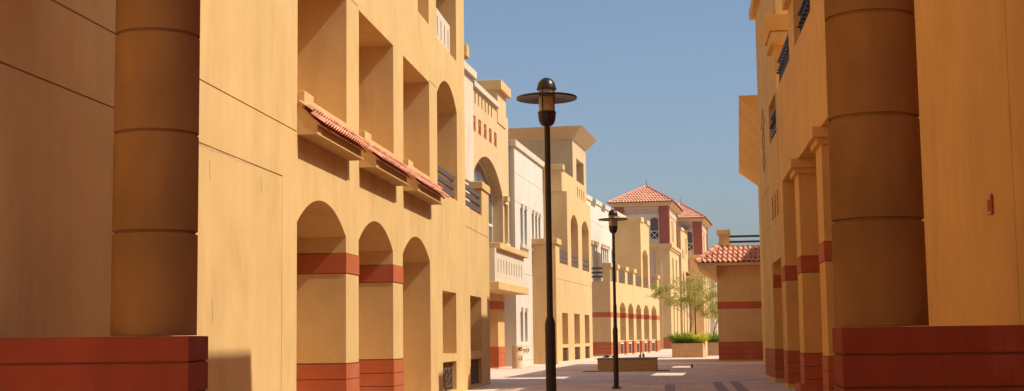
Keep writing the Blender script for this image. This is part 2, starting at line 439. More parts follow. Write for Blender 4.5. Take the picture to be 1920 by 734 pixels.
# balustrade on the top floor
bm_ = MB(); facade(bm_, 37.38, 40.0, 9.93, 10.82, holes=[rect(37.75+.62*i, 37.87+.62*i, 10.05, 10.62) for i in range(4)], t=.15, v=-.04)
bm_.build('balustrade', 'cream', A)
for i, u in enumerate((23.12, 27.85, 32.55)):
    U1 = u+3.62
    c = MB()
    c.profile([(0.0, 5.12), (.36, 5.12), (.36, 5.31), (0, 5.66)], u, u+.3)
    c.profile([(0.0, 5.121), (.36, 5.121), (.36, 5.15), (.30, 5.15), (.30, 5.34), (0, 5.64)], u+.3, U1)
    c.profile([(.0, 5.67), (.13, 5.60), (.13, 5.89), (0, 5.89)], u, u+.62)
    can = c.build('canopy', 'ochre', A, bevel=.01)
    tm = MB()
    slope = Vector((-(.43-.02), 0, .44)).normalized()   # local x=v, z
    tiles(tm, P(u-.02, .46, 5.29), (0, 1, 0), slope, 2, .30, .172, amp=.038, step=.06, clip=lambda t: (0, U1-u+.22), sub=8)
    tm.build('tile_roof', 'tile', can, smooth=True, recalc=False)
    MB().profile([(.0, 5.70), (.42, 5.285), (.39, 5.27), (0, 5.66)], u, U1+.03).build('tile_bed', 'tile', can)
# peeling plaster and hairline cracks along the joint
random.seed(3)
pm = MB(); up_, dn_ = [], []
for k in range(46):
    u = 18.0+k*.055; up_.append((u, 4.292)); dn_.append((u, 4.286-max(0, random.gauss(.006, .012))-(.03 if 8 < k < 16 or 30 < k < 36 else 0)*random.random()))
for k in range(45): pm.add([P(up_[k][0], .004, up_[k][1]), P(up_[k+1][0], .004, up_[k+1][1]), P(dn_[k+1][0], .004, dn_[k+1][1]), P(dn_[k][0], .004, dn_[k][1])], [[0, 1, 2, 3]])
pm.build('peeled_plaster', 'peach', A, recalc=False)
for (u, z, L) in ((18.6, 4.1, .28), (18.75, 2.2, .35), (21.0, 4.15, .25), (18.55, 1.2, .3)):
    pm = MB(); p = [(u, z)]
    for q in range(5): p.append((p[-1][0]+random.uniform(-.012, .02), p[-1][1]-L/5))
    vs = [q for a in p for q in (P(a[0], .003, a[1]), P(a[0]+.008, .003, a[1]))]
    pm.add(vs, [[2*i, 2*i+1, 2*i+3, 2*i+2] for i in range(5)])
    pm.build('plaster_crack', 'joint', A, recalc=False)

# ================================================================ gate columns on their plinths
def round_column(name, label, cx, cy, r, plan, rings, ztop, px, taper):
    t = thing(name, label, 'column', cx, cy)
    pr = [(r, 1.655)]; R0 = r
    for z in rings:
        r = R0-(z-1.655)*taper; pr += [(r, z-.016), (r-.022, z-.008), (r-.022, z+.008), (r, z+.016)]
    pr.append((r, ztop))
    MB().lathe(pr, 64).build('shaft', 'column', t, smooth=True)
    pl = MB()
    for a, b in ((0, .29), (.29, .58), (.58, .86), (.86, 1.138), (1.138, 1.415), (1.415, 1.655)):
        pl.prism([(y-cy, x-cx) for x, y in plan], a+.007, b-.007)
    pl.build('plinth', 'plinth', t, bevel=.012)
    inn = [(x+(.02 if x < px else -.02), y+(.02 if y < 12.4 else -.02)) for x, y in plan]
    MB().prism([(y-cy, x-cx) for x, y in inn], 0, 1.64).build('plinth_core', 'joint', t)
    return t
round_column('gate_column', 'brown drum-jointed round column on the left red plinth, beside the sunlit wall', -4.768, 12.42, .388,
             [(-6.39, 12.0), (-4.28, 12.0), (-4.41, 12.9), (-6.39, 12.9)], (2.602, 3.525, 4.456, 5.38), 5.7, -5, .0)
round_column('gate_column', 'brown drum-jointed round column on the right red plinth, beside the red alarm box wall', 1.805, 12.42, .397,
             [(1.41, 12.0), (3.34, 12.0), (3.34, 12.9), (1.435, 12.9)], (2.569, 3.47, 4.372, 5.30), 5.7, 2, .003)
gb = MB(); gb.box(11.6, 13.3, -6.38, 3.32, 5.7, 6.5)  # unseen slab, added to keep the columns and near wall in shade
tag(gb.build('gate_shade_slab', 'right', None, bevel=.02), 'unseen ochre slab added over the two round gate columns to shade them', 'shade slab')

# ================================================================ near right building
LX = 3.35
L = thing('colonnade_building', 'shaded orange ochre building on the near right with square pillars and balcony windows', 'building', LX, 0, 0)
# here v grows INTO the building, so the street face is at v=0 and the body at v>0
def fL(mb, u0, u1, z0, z1, holes=(), notches=(), t=1.0, v=0., grooves=()):
    out = notch_outline(u0, u1, z0, z1, notches); g = [rect(*x) for x in grooves]
    if g:
        mb.plate(out, list(holes)+g, v, v+.03); mb.plate(out, list(holes), v+.03, v+t)
    else: mb.plate(out, list(holes), v, v+t)
m = MB()
fL(m, 10.6, 19.9, 0, 10.9, t=.9, grooves=[(13.98, 14.0, .05, 10)])
m.box(-6, 10.6, .002, 10, 0, 8.6)  # unseen stretch, kept low to let more light bounce in
m.box(10.6, 15.6, .002, 9, 10.9, 17.0)  # unseen tall block, added to throw the near left wall into shade
fL(m, 38.1, 42.9, 6.14, 9.08, t=.9)
fL(m, 19.9, 38.1, 6.14, 10.9, holes=[rect(32.25, 36.5, 9.08, 10.7), rect(26.8, 31.1, 9.08, 10.7), rect(21.4, 25.7, 9.08, 10.7)], notches=[], t=.9)
m.box(19.9, 38.1, .9, 8, 6.14, 10.9); m.box(38.1, 42.9, .9, 8, 6.14, 9.0)
m.box(10.6, 19.9, .9, 10, 0, 10.9)
m.box(19.9, 43.2, 4.2, 8, 0, 6.14)
m.build('wall', 'right', L)
# window two is a notch up to the roof edge: its pier rises above
for u0, u1, z1 in ((36.5, 38.1, 11.3), (30.9, 32.25, 11.3), (17.3, 19.4, 12.5), (42.2, 42.89, 12.7)):
    MB().box(u0, u1, -.004, .9, 10.9, z1).build('pier_shade_block', 'right', L)  # the two tallest are added to cast shadow on the left wall
tw = MB()
fL(tw, 42.9, 51.75, 0, 13.35, holes=[rect(43.3, 46.3, 7.85, 9.1)]+[rect(43.45+i*1.1, 43.95+i*1.1, 5.3, 6.08) for i in range(3)], notches=[rect(43.2, 46.9, 0, 3.93)], t=1.0, v=-.01,
   grooves=[(46.9, 51.7, 6.5, 6.52), (46.9, 51.7, 5.2, 5.22), (46.6, 46.63, 7.2, 13.2)])
tw.box(42.9, 51.75, 2.6, 9, 0, 13.3); tw.box(42.9, 51.75, .99, 2.6, 4.6, 13.3)
tw.build('tower_wall', 'right', L)
MB().box(46.2, 52.0, -.22, 9.2, 13.35, 13.75).build('cornice', 'right', L, bevel=.02)
MB().box(42.95, 46.8, .35, .4, 5.2, 6.2).build('slit_backing', 'red', L)
for i in range(3):
    u = 43.45+i*1.1; q = MB()
    for k in range(3): q.hexa([(u, -.016, 5.36+.25*k), (u+.5, -.016, 5.36+.25*k), (u+.5, .05, 5.36+.25*k), (u, .05, 5.36+.25*k)], [(u+.12, -.016, 5.47+.25*k), (u+.38, -.016, 5.47+.25*k), (u+.38, .05, 5.47+.25*k), (u+.12, .05, 5.47+.25*k)])
    q.build('slit_ornament', 'red', L)
# window in the body wall niches
def niche_rail(u0, u1, z0, v, hgt=.75):
    m = MB(); n = max(3, int((u1-u0)/.45))
    m.box(u0, u1, v-.05, v+.03, z0+hgt, z0+hgt+.07); m.box(u0, u1, v-.03, v+.01, z0+hgt*.72, z0+hgt*.72+.04); m.box(u0, u1, v-.03, v+.01, z0+.05, z0+.1)
    for i in range(n):
        a = u0+(u1-u0)*i/n; b = u0+(u1-u0)*(i+1)/n; zt = z0+hgt*.72; zb = z0+.1
        for s_, e_ in (((a, zb), (b, zt)), ((b, zb), (a, zt)), (((a+b)/2, zb), ((a+b)/2, zt))):
            m.tube([P(s_[0], v-.01, s_[1]), P(e_[0], v-.01, e_[1])], .016, 5)
        m.tube([P(a, v-.01, zb-.1), P(a, v-.01, z0+hgt)], .02, 5)
        m.tube([P(a, v+.03, z0+hgt*.5), P(a, v-.12, z0+hgt*.5)], .03, 5)
    return m.build('balcony_railing', 'iron', L)
niche_rail(32.3, 36.45, 9.12, .16, .8); niche_rail(38.15, 42.85, 9.12, .10, .8)
niche_rail(43.35, 46.2, 8.0, .07, .65)
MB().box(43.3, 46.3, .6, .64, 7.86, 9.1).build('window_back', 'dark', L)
m = MB(); m.box(32.3, 36.4, .92, .95, 9.1, 10.6); m.build('window_back', 'glass', L)
# pillars with two-step capitals
for i, (a, b) in enumerate(((19.9, 21.1), (25.4, 26.55), (31.0, 32.15), (36.62, 37.78), (41.85, 43.12))):
    MB().box(a, b, 0, 1.05, 1.09, 6.14).build('pillar', 'right', L, bevel=.014)
    if i < 4:
        c = MB(); c.box(a-.1, b+.1, -.1, 1.1, 5.76, 5.90); c.box(a-.2, b+.2, -.2, 1.15, 5.90, 6.136)
        c.build('capital', 'right', L, bevel=.008)
    for zs, nm in (((3.18, 3.6),  'red_band'), ((.12, .42, .76, 1.09), 'base_course')):
        q = MB(); e = .012
        for z0, z1 in zip(zs[:-1], zs[1:]): q.box(a-e, b+e, -e, 1.05+e, z0+.008, z1-.008)
        q.build(nm, 'red', L, bevel=.004)
        q = MB()
        for z in zs: q.box(a-.003, b+.003, -.003, 1.053, z-.012, z+.012)
        q.build('course_joint', 'joint', L)
    if i == 3: MB().box(a-.14, b+.14, -.14, 1.2, 0, .3).build('footing', 'red', L, bevel=.01)
    else: MB().box(a-.03, b+.03, -.03, 1.08, 0, .13).build('footing', 'right', L)
    MB().box(a, b, 0, 1.05, .125, 1.09).build('pillar_core', 'joint', L)
# corner pier base courses and band in the doorway reveal
q = MB()
for z0, z1 in ((.14, .46), (.46, .78), (.78, 1.09)): q.box(46.888, 51.76, -.022, 1.0, z0+.008, z1-.008)
q.build('base_course', 'red', L, bevel=.004)
q = MB(); q.box(46.897, 51.755, -.014, .995, .125, 1.10); q.build('course_joint', 'joint', L)
MB().box(46.86, 51.8, -.04, 1.0, 0, .14).build('footing', 'right', L)
MB().box(46.885, 46.95, .004, 1.0, 3.12, 3.55).build('red_band', 'red', L)
# flared capitals beside the upper windows
for (u0, u1, zb) in ((42.25, 44.6, 10.48), (36.45, 38.05, 10.45)):
    c = MB()
    c.box(u0, u1, -.16, .9, zb, zb+.28)
    c.hexa([(u0, -.2, zb+.34), (u1, -.2, zb+.34), (u1, .9, zb+.34), (u0, .9, zb+.34)], [(u0-.22, -.38, zb+.8), (u1+.2, -.38, zb+.8), (u1+.2, .9, zb+.8), (u0-.22, .9, zb+.8)])
    c.box(u0+.06, u1-.06, -.1, .9, zb+.28, zb+.34)
    c.build('flared_capital', 'right', L, bevel=.01)
# raised plaster ornament on the corner tower
om = MB()
for s_ in (1, -1):
    om.tube([P(49.2+s_*.55*math.sin(k*.55), -.03, 7.3+k*.12) for k in range(17)], .02, 6)
om.tube([P(48.3, -.03, 8.9), P(49.2, -.03, 9.5), P(50.1, -.03, 8.9)], .02, 6)
om.build('plaster_ornament', 'peach', L)
MB().box(51.75, 55.0, .3, .8, 0, 8.9).build('shade_wall', 'right', L)  # hidden wall, added to narrow the strip of sun across the street
# alarm box
al = thing('alarm_box', 'small red alarm box fixed to the right orange wall beside the round column', 'alarm box', 3.35, 14.95, 0, 2.92)
MB().box(-.085, .085, -.03, 0, -.105, .105).build('housing', 'redbox', al, bevel=.012)
MB().box(-.05, .05, -.036, -.03, -.07, .05).build('lens', 'red', al, bevel=.006)

# ================================================================ distant right screen building (flared cornice over the colonnade)
MB().box(79.2, 84.8, 2.5, 2.85, 0, 8.0).build('shade_wall', 'right', L)  # hidden wall, added to shade the pavilion front and part of its tiles
S = thing('flared_cornice_building', 'orange building behind the colonnade whose wide flared cornice juts into the sky', 'building', 3.86, 55.0, 2.65)
m = MB(); out = notch_outline(0, 24, 0, 9.9, [])
m.plate(out, [rect(.7, 4.6, 4.05, 5.9), rect(.7, 4.6, 3.45, 3.8), rect(14.3, 17.6, 4.15, 5.7), rect(14.3, 17.6, 3.5, 3.8)], 0, .35)  # hidden thin screen, its slits shaped to throw sun patches on the paving
m.build('wall', 'right', S)
c = MB(); c.hexa([(0, 0, 9.9), (23.9, 0, 9.9), (23.9, .35, 9.9), (0, .35, 9.9)], [(-1.0, -1.05, 10.8), (24.8, -1.05, 10.8), (24.8, .35, 10.8), (-1.0, .35, 10.8)])
c.box(-1.0, 24.8, -1.05, .35, 10.8, 10.86)
c.build('flared_cornice', 'right', S)

# ================================================================ tiled small building at right (K)
K = thing('tiled_pavilion', 'low orange pavilion with a terracotta tiled eave and two red bands', 'building', 2.72, 84.9, 2.0)
m = MB(); m.box(0, 7.5, 0, 9.0, 0, 5.71); m.build('wall', 'ochre', K)
# local here: x=v to the right, y=u away
q = MB()
for z0, z1 in ((.1, .43), (.43, .78), (.78, 1.15)): q.box(-.015, 7.5, -.015, 9, z0+.01, z1-.01)
q.build('base_course', 'red', K)
MB().box(-.008, 7.4, -.008, 9, .08, 1.16).build('course_joint', 'joint', K)
MB().box(-.015, 7.5, -.015, 9, 3.14, 3.57).build('red_band', 'red', K)
MB().box(-.03, 7.5, -.03, 9, 0, .09).build('footing', 'ochre', K)
# flared soffit
m = MB(); pz = [(-1.03, 5.66), (-1.03, 5.72), (.0, 5.72), (.0, 5.02)]
m.add([(x, y_, z) for y_ in (-1.08, 9) for x, z in pz], [[0, 1, 2, 3], [7, 6, 5, 4]]+[[i, (i+1) % 4, 4+(i+1) % 4, 4+i] for i in range(4)])
m.box(-1.05, 8.4, -1.13, 9, 5.72, 5.90); m.build('soffit', 'ochre', K)
t = MB()
e0 = 1.12
sl1 = Vector((0, e0+.2, 1.0)).normalized(); Ls = 1.62
tiles(t, (-1.18, -1.14, 5.93), (1, 0, 0), sl1, 4, Ls/4, .30, amp=.07, step=.05, clip=lambda t_: (t_*.82, 10.2), sub=8)
sl2 = Vector((e0+.2, 0, 1.0)).normalized()
tiles(t, (-1.18, -1.14, 5.93), (0, 1, 0), sl2, 4, Ls/4, .30, amp=.07, step=.05, clip=lambda t_: (t_*.82, 9.5), sub=8)
t.build('tile_roof', 'tile', K, smooth=True, recalc=False)
t = MB()
for k in range(5):
    a = Vector((-1.2, -1.16, 5.98)).lerp(Vector((.15, .19, 7.0)), k/5); b = Vector((-1.2, -1.16, 5.98)).lerp(Vector((.15, .19, 7.0)), (k+1.12)/5)
    t.tube([tuple(a), tuple(b)], [.16, .11], 10)
t.build('ridge_tiles', 'tile', K, smooth=True)
m = MB(); m.hexa([(-1.06, -1.1, 5.88), (8, -1.1, 5.88), (8, 9, 5.88), (-1.06, 9, 5.88)], [(.24, .2, 6.86), (8, .2, 6.86), (8, 9, 6.86), (.24, .2+.1, 6.86)]); m.build('roof_bed', 'joint', K)
m = MB(); m.box(.22, 7.4, .05, 9, 5.6, 6.98); m.box(.1, .72, .18, .8, 6.98, 7.64); m.build('parapet', 'ochre', K)
MB().box(.0, .82, .06, .9, 7.64, 7.96).build('post_cap', 'ochre', K, bevel=.02)
cross_rails(K, .8, 9, (7.13, 7.46), .25, h=.13)
m = MB(); m.box(3.4, 3.9, .45, .95, 6.98, 7.6); m.build('rear_post', 'ochre', K)

# ================================================================ B: arched ochre building
B = thing('arched_window_building', 'peach building with one big round arch, red square ornaments and a slotted balcony', 'building', -9.06, 72.14, 2.86)
m = MB()
big = [( -6.9, 4.4), (1.9, 4.4)]+arc(-6.9, 1.9, 9.14, 10.74, 20)
sq = [rect(-6.44+1.47*i, -5.69+1.47*i, 11.6, 12.36) for i in range(5)]
sl_ = [rect(-5.9+.9*i, -5.6+.9*i, 13.0, 13.58) for i in range(6)]
facade(m, -9, 3.9, 4.15, 13.72, holes=[big]+sq+sl_+[rect(2.35, 3.5, 6.7, 8.85)], t=1.0)
m.box(-9, 4.0, -8, -1.9, 0, 13.5); m.box(-9, 4.0, -1.9, -1.0, 10.9, 13.0)
m.box(-1.0, 0.0, -1.9, -1.2, 0, 4.15)
m.build('wall', 'peach', B)
MB().box(-9, 3.9, -.35, -.30, 11.5, 13.6).build('slot_backing', 'cream', B)
for r_ in sq:
    a, b, z0, z1 = r_[0][0], r_[1][0], r_[0][1], r_[2][1]
    q = MB(); q.plate(rect(a+.004, b-.004, z0+.004, z1-.004), [rect(a+.1, b-.1, z0+.1, z1-.1)], -.16, -.1)
    for s_ in ((a+.1, z0+.1, b-.1, z1-.1), (a+.1, z1-.1, b-.1, z0+.1)): q.tube([P(s_[0], -.13, s_[1]), P(s_[2], -.13, s_[3])], .04, 5)
    q.v = [(x+.06, y_, z) for x, y_, z in q.v]; q.build('red_ornament', 'red', B)
MB().box(-6.6, .3, -1.1, .16, 13.72, 14.0).build('cornice', 'cream', B, bevel=.02)
m = MB(); m.box(.35, 3.0, -1.3, .05, 13.0, 14.75); m.build('corner_pilaster', 'peach', B)
MB().box(.1, 3.25, -1.5, .3, 14.75, 15.25).build('pilaster_cap', 'ochre', B, bevel=.02)
m = MB(); m.box(-14, -6.75, -3, .1, 8.95, 14.0); m.box(-14, -6.95, -3, .02, 0, 8.95); m.build('white_bay', 'cream', B)
MB().box(-14.1, -6.65, -3, .28, 14.0, 14.36).build('bay_cornice', 'cream', B, bevel=.02)
MB().box(2.0, 2.75, -.9, .25, 8.95, 9.2).build('impost', 'ochre', B)
window(B, -6.85, 1.85, 4.45, 10.68, v=-.55, cols=6, rows=3, fw=.12, arched=9.14)
window(B, 2.35, 3.5, 6.7, 8.85, v=-.35, cols=2, rows=2)
MB().box(2.2, 3.65, 0, .12, 6.5, 6.68).build('window_sill', 'cream', B)
m = MB(); m.box(0, 1.95, -1.2, 0, 0, 4.15); m.build('pier', 'ochre', B)
courses(MB(), 0, 1.95, -1.18, 0, (3.07, 3.49), gap=0).build('red_band', 'red', B)
courses(MB(), 0, 1.95, -1.18, 0, (.06, .42, .78, 1.13)).build('base_course', 'red', B)
joints(MB(), 0, 1.95, -1.18, 0, (.42, .78)).build('course_joint', 'joint', B)
m = MB()
m.box(-7.0, 2.25, 0.0, 1.3, 3.86, 4.24)
bal = m.build('balcony', 'ochre', B, bevel=.02)
m = MB(); facade(m, -6.95, 1.9, 4.24, 5.83, holes=[rect(-6.1+.79*i, -5.93+.79*i, 4.72, 5.36) for i in range(10)], t=.12, v=1.1)
m.box(-6.95, -6.83, 0.0, .98, 4.24, 5.83); m.box(1.78, 1.9, 0, .98, 4.24, 5.83)
m.build('parapet', 'cream', bal)
MB().box(-6.75, 1.7, .9, .94, 4.3, 5.8).build('slot_backing', 'beige', bal)
MB().box(-6.5, 2.4, .0, 1.3, 5.83, 6.12).build('ledge', 'ochre', bal, bevel=.02)

# ================================================================ C: white building
k = 76.3/74.26
C_ = thing('white_building', 'cream white building with slim grouped windows between the arched one and the yellow block', 'building', -8.34*k, 76.3, 3.6)
zc = lambda z: 1.6+(z-1.6)*k
m = MB()
def slots(u0, n, w_, gap, z0, z1): return [rect(u0+i*(w_+gap), u0+i*(w_+gap)+w_, z0, z1) for i in range(n)]
H_ = slots(1.75, 2, .85, .5, zc(6.75), zc(8.72))+slots(5.75, 3, .75, .5, zc(6.75), zc(8.72))+slots(1.35, 2, .9, .55, zc(1.35), zc(2.98))+slots(1.35, 2, .9, .55, zc(.78), zc(1.0))
gl = [(.02, 9.9, zc(10.5), zc(10.52)), (.02, 9.9, zc(8.85)+.12, zc(8.87)+.12), (.02, 9.9, zc(5.1), zc(5.12)), (.02, 9.9, .28, .3)]
facade(m, 0, 10.6, 0, zc(11.95), holes=H_, t=.45, grooves=gl)
m.box(0, 10.6, -8, -.45, 0, zc(11.9)); m.build('wall', 'white', C_)
MB().box(-.08, 10.6, -1.6, .12, zc(11.92), zc(12.28)).build('cornice', 'cream', C_, bevel=.02)
m = MB(); m.box(.6, .9, -3.2, -.45, zc(10.6), zc(12.1)); m.build('frontal_parapet', 'white', C_)
for r_ in H_:
    if r_[2][1]-r_[0][1] > .5:
        f = window(C_, r_[0][0], r_[1][0], r_[0][1], r_[2][1], v=-.3, fw=.06)
for u0, n, w_, g_, z0, z1 in ((1.75, 2, .85, .5, zc(6.75), zc(8.72)), (5.75, 3, .75, .5, zc(6.75), zc(8.72)), (1.35, 2, .9, .55, zc(1.2), zc(2.98))):
    for i in range(n):
        q = MB(); c0 = u0+i*(w_+g_)+w_/2
        q.box(c0-.2, c0+.2, 0, .12, z1, z1+.25); q.build('keystone', 'cream', C_)
        q = MB(); c0 = u0+i*(w_+g_); q.box(c0-.18, c0+w_+.18, 0, .14, z0-.25, z0-.02); q.box(c0, c0+.2, 0, .1, z0-.45, z0-.25); q.box(c0+w_-.2, c0+w_, 0, .1, z0-.45, z0-.25); q.build('window_sill', 'cream', C_)

# ================================================================ D: yellow block with terrace
D = thing('yellow_terrace_block', 'yellow block with three ground niches and two balcony arches, right of the near lamp post', 'building', -6.8, 81.84, 4.62)
m = MB()
N3 = [rect(2.1, 4.35, 1.13, 3.04), rect(6.9, 9.3, 1.13, 3.05), rect(11.6, 13.8, 1.13, 3.05)]
G3 = [(2.1, 4.35), (6.95, 9.3), (11.6, 13.75)]
facade(m, 0, 15.3, 0, 6.02, holes=N3+[rect(a, b, .02, .93) for a, b in G3], t=1.3, grooves=[(.4, 15.2, 5.02, 5.04), (8.6, 8.625, 3.2, 5.0)])
m.box(0, 15.3, -8, -1.3, 0, 6.0)
facade(m, 4.65, 15.3, 6.02, 10.7, notches=[arch(6.1, 9.2, 6.02, 8.88, 9.43), arch(10.95, 14.2, 6.02, 8.88, 9.42)], t=1.3)
m.box(4.65, 15.3, -8, -1.3, 6.0, 10.7)
m.box(0, 1.42, -1.55, 0, 6.02, 7.08)
m.build('wall', 'ochre_far', D)
m = MB(); facade(m, 4.6, 15.3, 10.7, 12.05, holes=[rect(11.15+i*1.0, 11.5+i*1.0, 10.95, 11.64) for i in range(4)], t=.4, v=-.3)
m.box(4.6, 5.0, -8, -.7, 10.7, 12.05); m.build('parapet', 'ochre_far', D)
MB().box(10.8, 15, -.66, -.62, 10.75, 11.9).build('slot_backing', 'cream', D)
MB().box(-.04, 15.3, -.0, .03, 0, .12).build('footing', 'cream', D)
m = MB(); m.box(-.12, 1.55, -1.65, .12, 7.08, 7.42); m.build('post_cap', 'ochre_far', D, bevel=.02)
m = MB(); m.box(-.12, .3, -4, -1.65, 6.0, 7.42); m.build('end_parapet', 'ochre_far', D)
m = MB(); m.box(4.45, 5.2, -6, -.18, 12.05, 12.4); m.build('parapet_cap', 'ochre_far', D, bevel=.02)
for a, b in G3: grille(D, a, b, .02, .93)
rails(D, 1.42, 4.65, (6.12, 6.42, 6.72), v=-.05, h=.17)
rails(D, 6.1, 9.2, (6.12, 6.42, 6.72), v=-.08, h=.17); rails(D, 10.95, 14.2, (6.12, 6.42, 6.72), v=-.08, h=.17)

# flared tower behind it
N = thing('flared_tower', 'tan tower with a wide outward flaring roof edge, behind the near lamp post', 'tower', -6.8, 81.84, 4.62)
m = MB()
facade(m, 11.35, 17.7, 5, 14.95, holes=[rect(13.0, 16.5, 12.2, 13.85)], t=.5, v=-.6)
m.box(11.35, 17.7, -12, -4.0, 5, 14.95)
m.box(11.35, 17.7, -4.0, -1.1, 5, 12.0); m.box(11.35, 17.7, -4.0, -1.1, 14.2, 14.95)
m.box(11.35, 11.8, -2.2, -1.1, 12, 14.2); m.box(11.35, 11.8, -4.0, -3.5, 12, 14.2); m.box(17.3, 17.7, -4, -1.1, 12, 14.2)
m.box(11.35, 11.8, -3.5, -2.2, 13.5, 14.2); m.box(11.35, 11.8, -3.5, -2.2, 12, 12.4)
m.build('wall', 'tan', N)
m = MB()
m.hexa([(11.3, -.55, 14.95), (17.75, -.55, 14.95), (17.75, -12, 14.95), (11.3, -12, 14.95)], [(10.5, .2, 15.72), (18.1, .2, 15.72), (18.1, -12.5, 15.72), (10.5, -12.5, 15.72)])
m.build('flared_cornice', 'tan', N)

# ================================================================ E: white crenellated building
E = thing('crenellated_white_building', 'white building with notched parapet and long rows of slim windows behind the terrace', 'building', -7.2*1.18, 98*1.18, 6.34, 1.6-1.6*1.18)
E.scale = (1.18, 1.18, 1.18)
m = MB()
grp = [(9.0, 12.7, 4), (14.1, 18.3, 4), (19.6, 23.4, 4), (24.5, 28.4, 4)]
WH = []
for a, b, n in grp:
    s_ = (b-a)/n
    WH += [rect(a+i*s_+.12, a+(i+1)*s_-.28, 6.3, 8.72) for i in range(n)]
facade(m, 0, 29.5, 0, 11.74, holes=WH, t=.45, grooves=[(0.3, 29.2, 10.5, 10.52)])
m.box(0, 29.5, -9, -.45, 0, 11.7)
for a, b in ((6.5, 9.7), (11.8, 14.65), (16.6, 19.2), (20.6, 28.6)): m.box(a, b, -1.2, 0, 11.74, 12.06)
m.build('wall', 'white', E)
q = MB()
for a, b in ((6.4, 9.95), (11.65, 14.75), (16.4, 19.3), (20.5, 28.7)): q.box(a, b, -1.3, .1, 12.06, 12.42)
q.build('parapet_cap', 'cream', E, bevel=.02)
for r_ in WH:
    window(E, r_[0][0], r_[1][0], r_[0][1], r_[2][1], v=-.25, fw=.06)
for a, b, n in grp:
    q = MB(); q.box(a, b-.1, 0, .14, 8.74, 8.84)
    for i in range(n): c0 = a+(b-a)/n*(i+.4); q.box(c0-.13, c0+.13, 0, .2, 8.84, 9.02)
    q.build('window_head', 'cream', E)

# ================================================================ F: arcade block with terrace railings, G: its upper block
F = thing('six_arch_terrace_building', 'pale ochre building with six small ground arches under a railed terrace', 'building', -4.8, 112.1, 8.0)
m = MB()
AR = [(-.55, 2.0), (3.38, 6.16), (7.43, 10.09), (11.53, 14.25), (15.73, 18.73), (20.22, 23.44)]
AR = [(a+.0, b) for a, b in AR]; AR[0] = (.25, 2.05)
facade(m, -.8, 25.3, 0, 5.98, notches=[arch(a, b, 0, 3.92, 4.40, 12) for a, b in AR], t=1.1)
m.box(-.8, 25.3, -6, -1.75, 0, 5.95); m.box(-.8, 25.3, -1.75, -1.1, 4.6, 5.95); m.box(-.8, -.5, -1.75, -1.1, 0, 4.6)
posts = [(-.75, -.0), (2.25, 3.05), (6.2, 7.4), (10.3, 11.5), (24.2, 25.3)]
for a, b in posts: m.box(a, b, -.5, 0, 5.98, 7.1)
m.box(-.8, 0, -.6, 0, 5.98, 7.2)
m.build('wall', 'ochre_far', F)
for a, b in posts: MB().box(a-.12, b+.12, -.62, .12, 7.1, 7.44).build('post_cap', 'ochre_far', F, bevel=.02)
piers = [(-.8, .25)]+[(AR[i][1], AR[i+1][0]) for i in range(5)]+[(23.44, 25.3)]
for a, b in piers:
    courses(MB(), a, b, -1.09, 0, (3.1, 3.5), gap=0).build('red_band', 'red', F)
    courses(MB(), a, b, -1.09, 0, (.12, .45, .78, 1.12)).build('base_course', 'red', F)
q = MB(); q.box(-.815, -.8, -6, -1.09, 3.1, 3.5); q.box(-.815, -.8, -6, -1.09, .12, 1.12); q.build('end_band', 'red', F)
for a, b in AR:
    q = MB(); q.plate(rect(a, b, 0, 1.15), [rect(a+.12, b-.12, .1, .92)], -.5, -.2)
    q.box(a, b, -.55, -.12, 1.15, 1.22); q.build('sill_panel', 'cream', F)
    grille(F, a+.12, b-.12, .1, .92, v=-.28)
    window(F, a+.4, b-.4, 1.5, 3.6, v=-1.74, cols=2, fw=.1)
for a, b in ((3.05, 6.2), (7.4, 10.3), (11.5, 14.8), (20.4, 24.2)): rails(F, a, b, (6.15, 6.45, 6.75), v=-.1, h=.15, mat='slat')
rails(F, 0, 2.25, (6.15, 6.45, 6.75), v=-.1, h=.15, mat='slat')
cross_rails(F, -1.7, -.62, (6.28, 6.62, 6.96), -.6, h=.14)
G = thing('yellow_corner_block', 'tall narrow yellow block with one arched opening rising behind the terrace rails', 'building', -4.8, 112.1, 8.0)
m = MB()
facade(m, 14.85, 19.8, 6.0, 11.95, notches=[arch(15.7, 18.8, 6.0, 9.05, 9.5, 12)], t=1.0, v=-.002)
m.box(14.85, 19.8, -2.4, -1.002, 5.95, 11.95)
m.build('wall', 'ochre_far', G)
MB().box(14.7, 16.3, -2.5, .12, 11.95, 12.4).build('parapet_cap', 'ochre_far', G, bevel=.02); MB().box(18.3, 19.95, -1.6, .12, 11.95, 12.35).build('parapet_cap', 'ochre_far', G, bevel=.02)
rails(G, 15.7, 18.8, (6.15, 6.45, 6.75), v=-.1, h=.15)
window(G, 15.9, 18.6, 6.1, 9.0, v=-.99, cols=2, fw=.1)

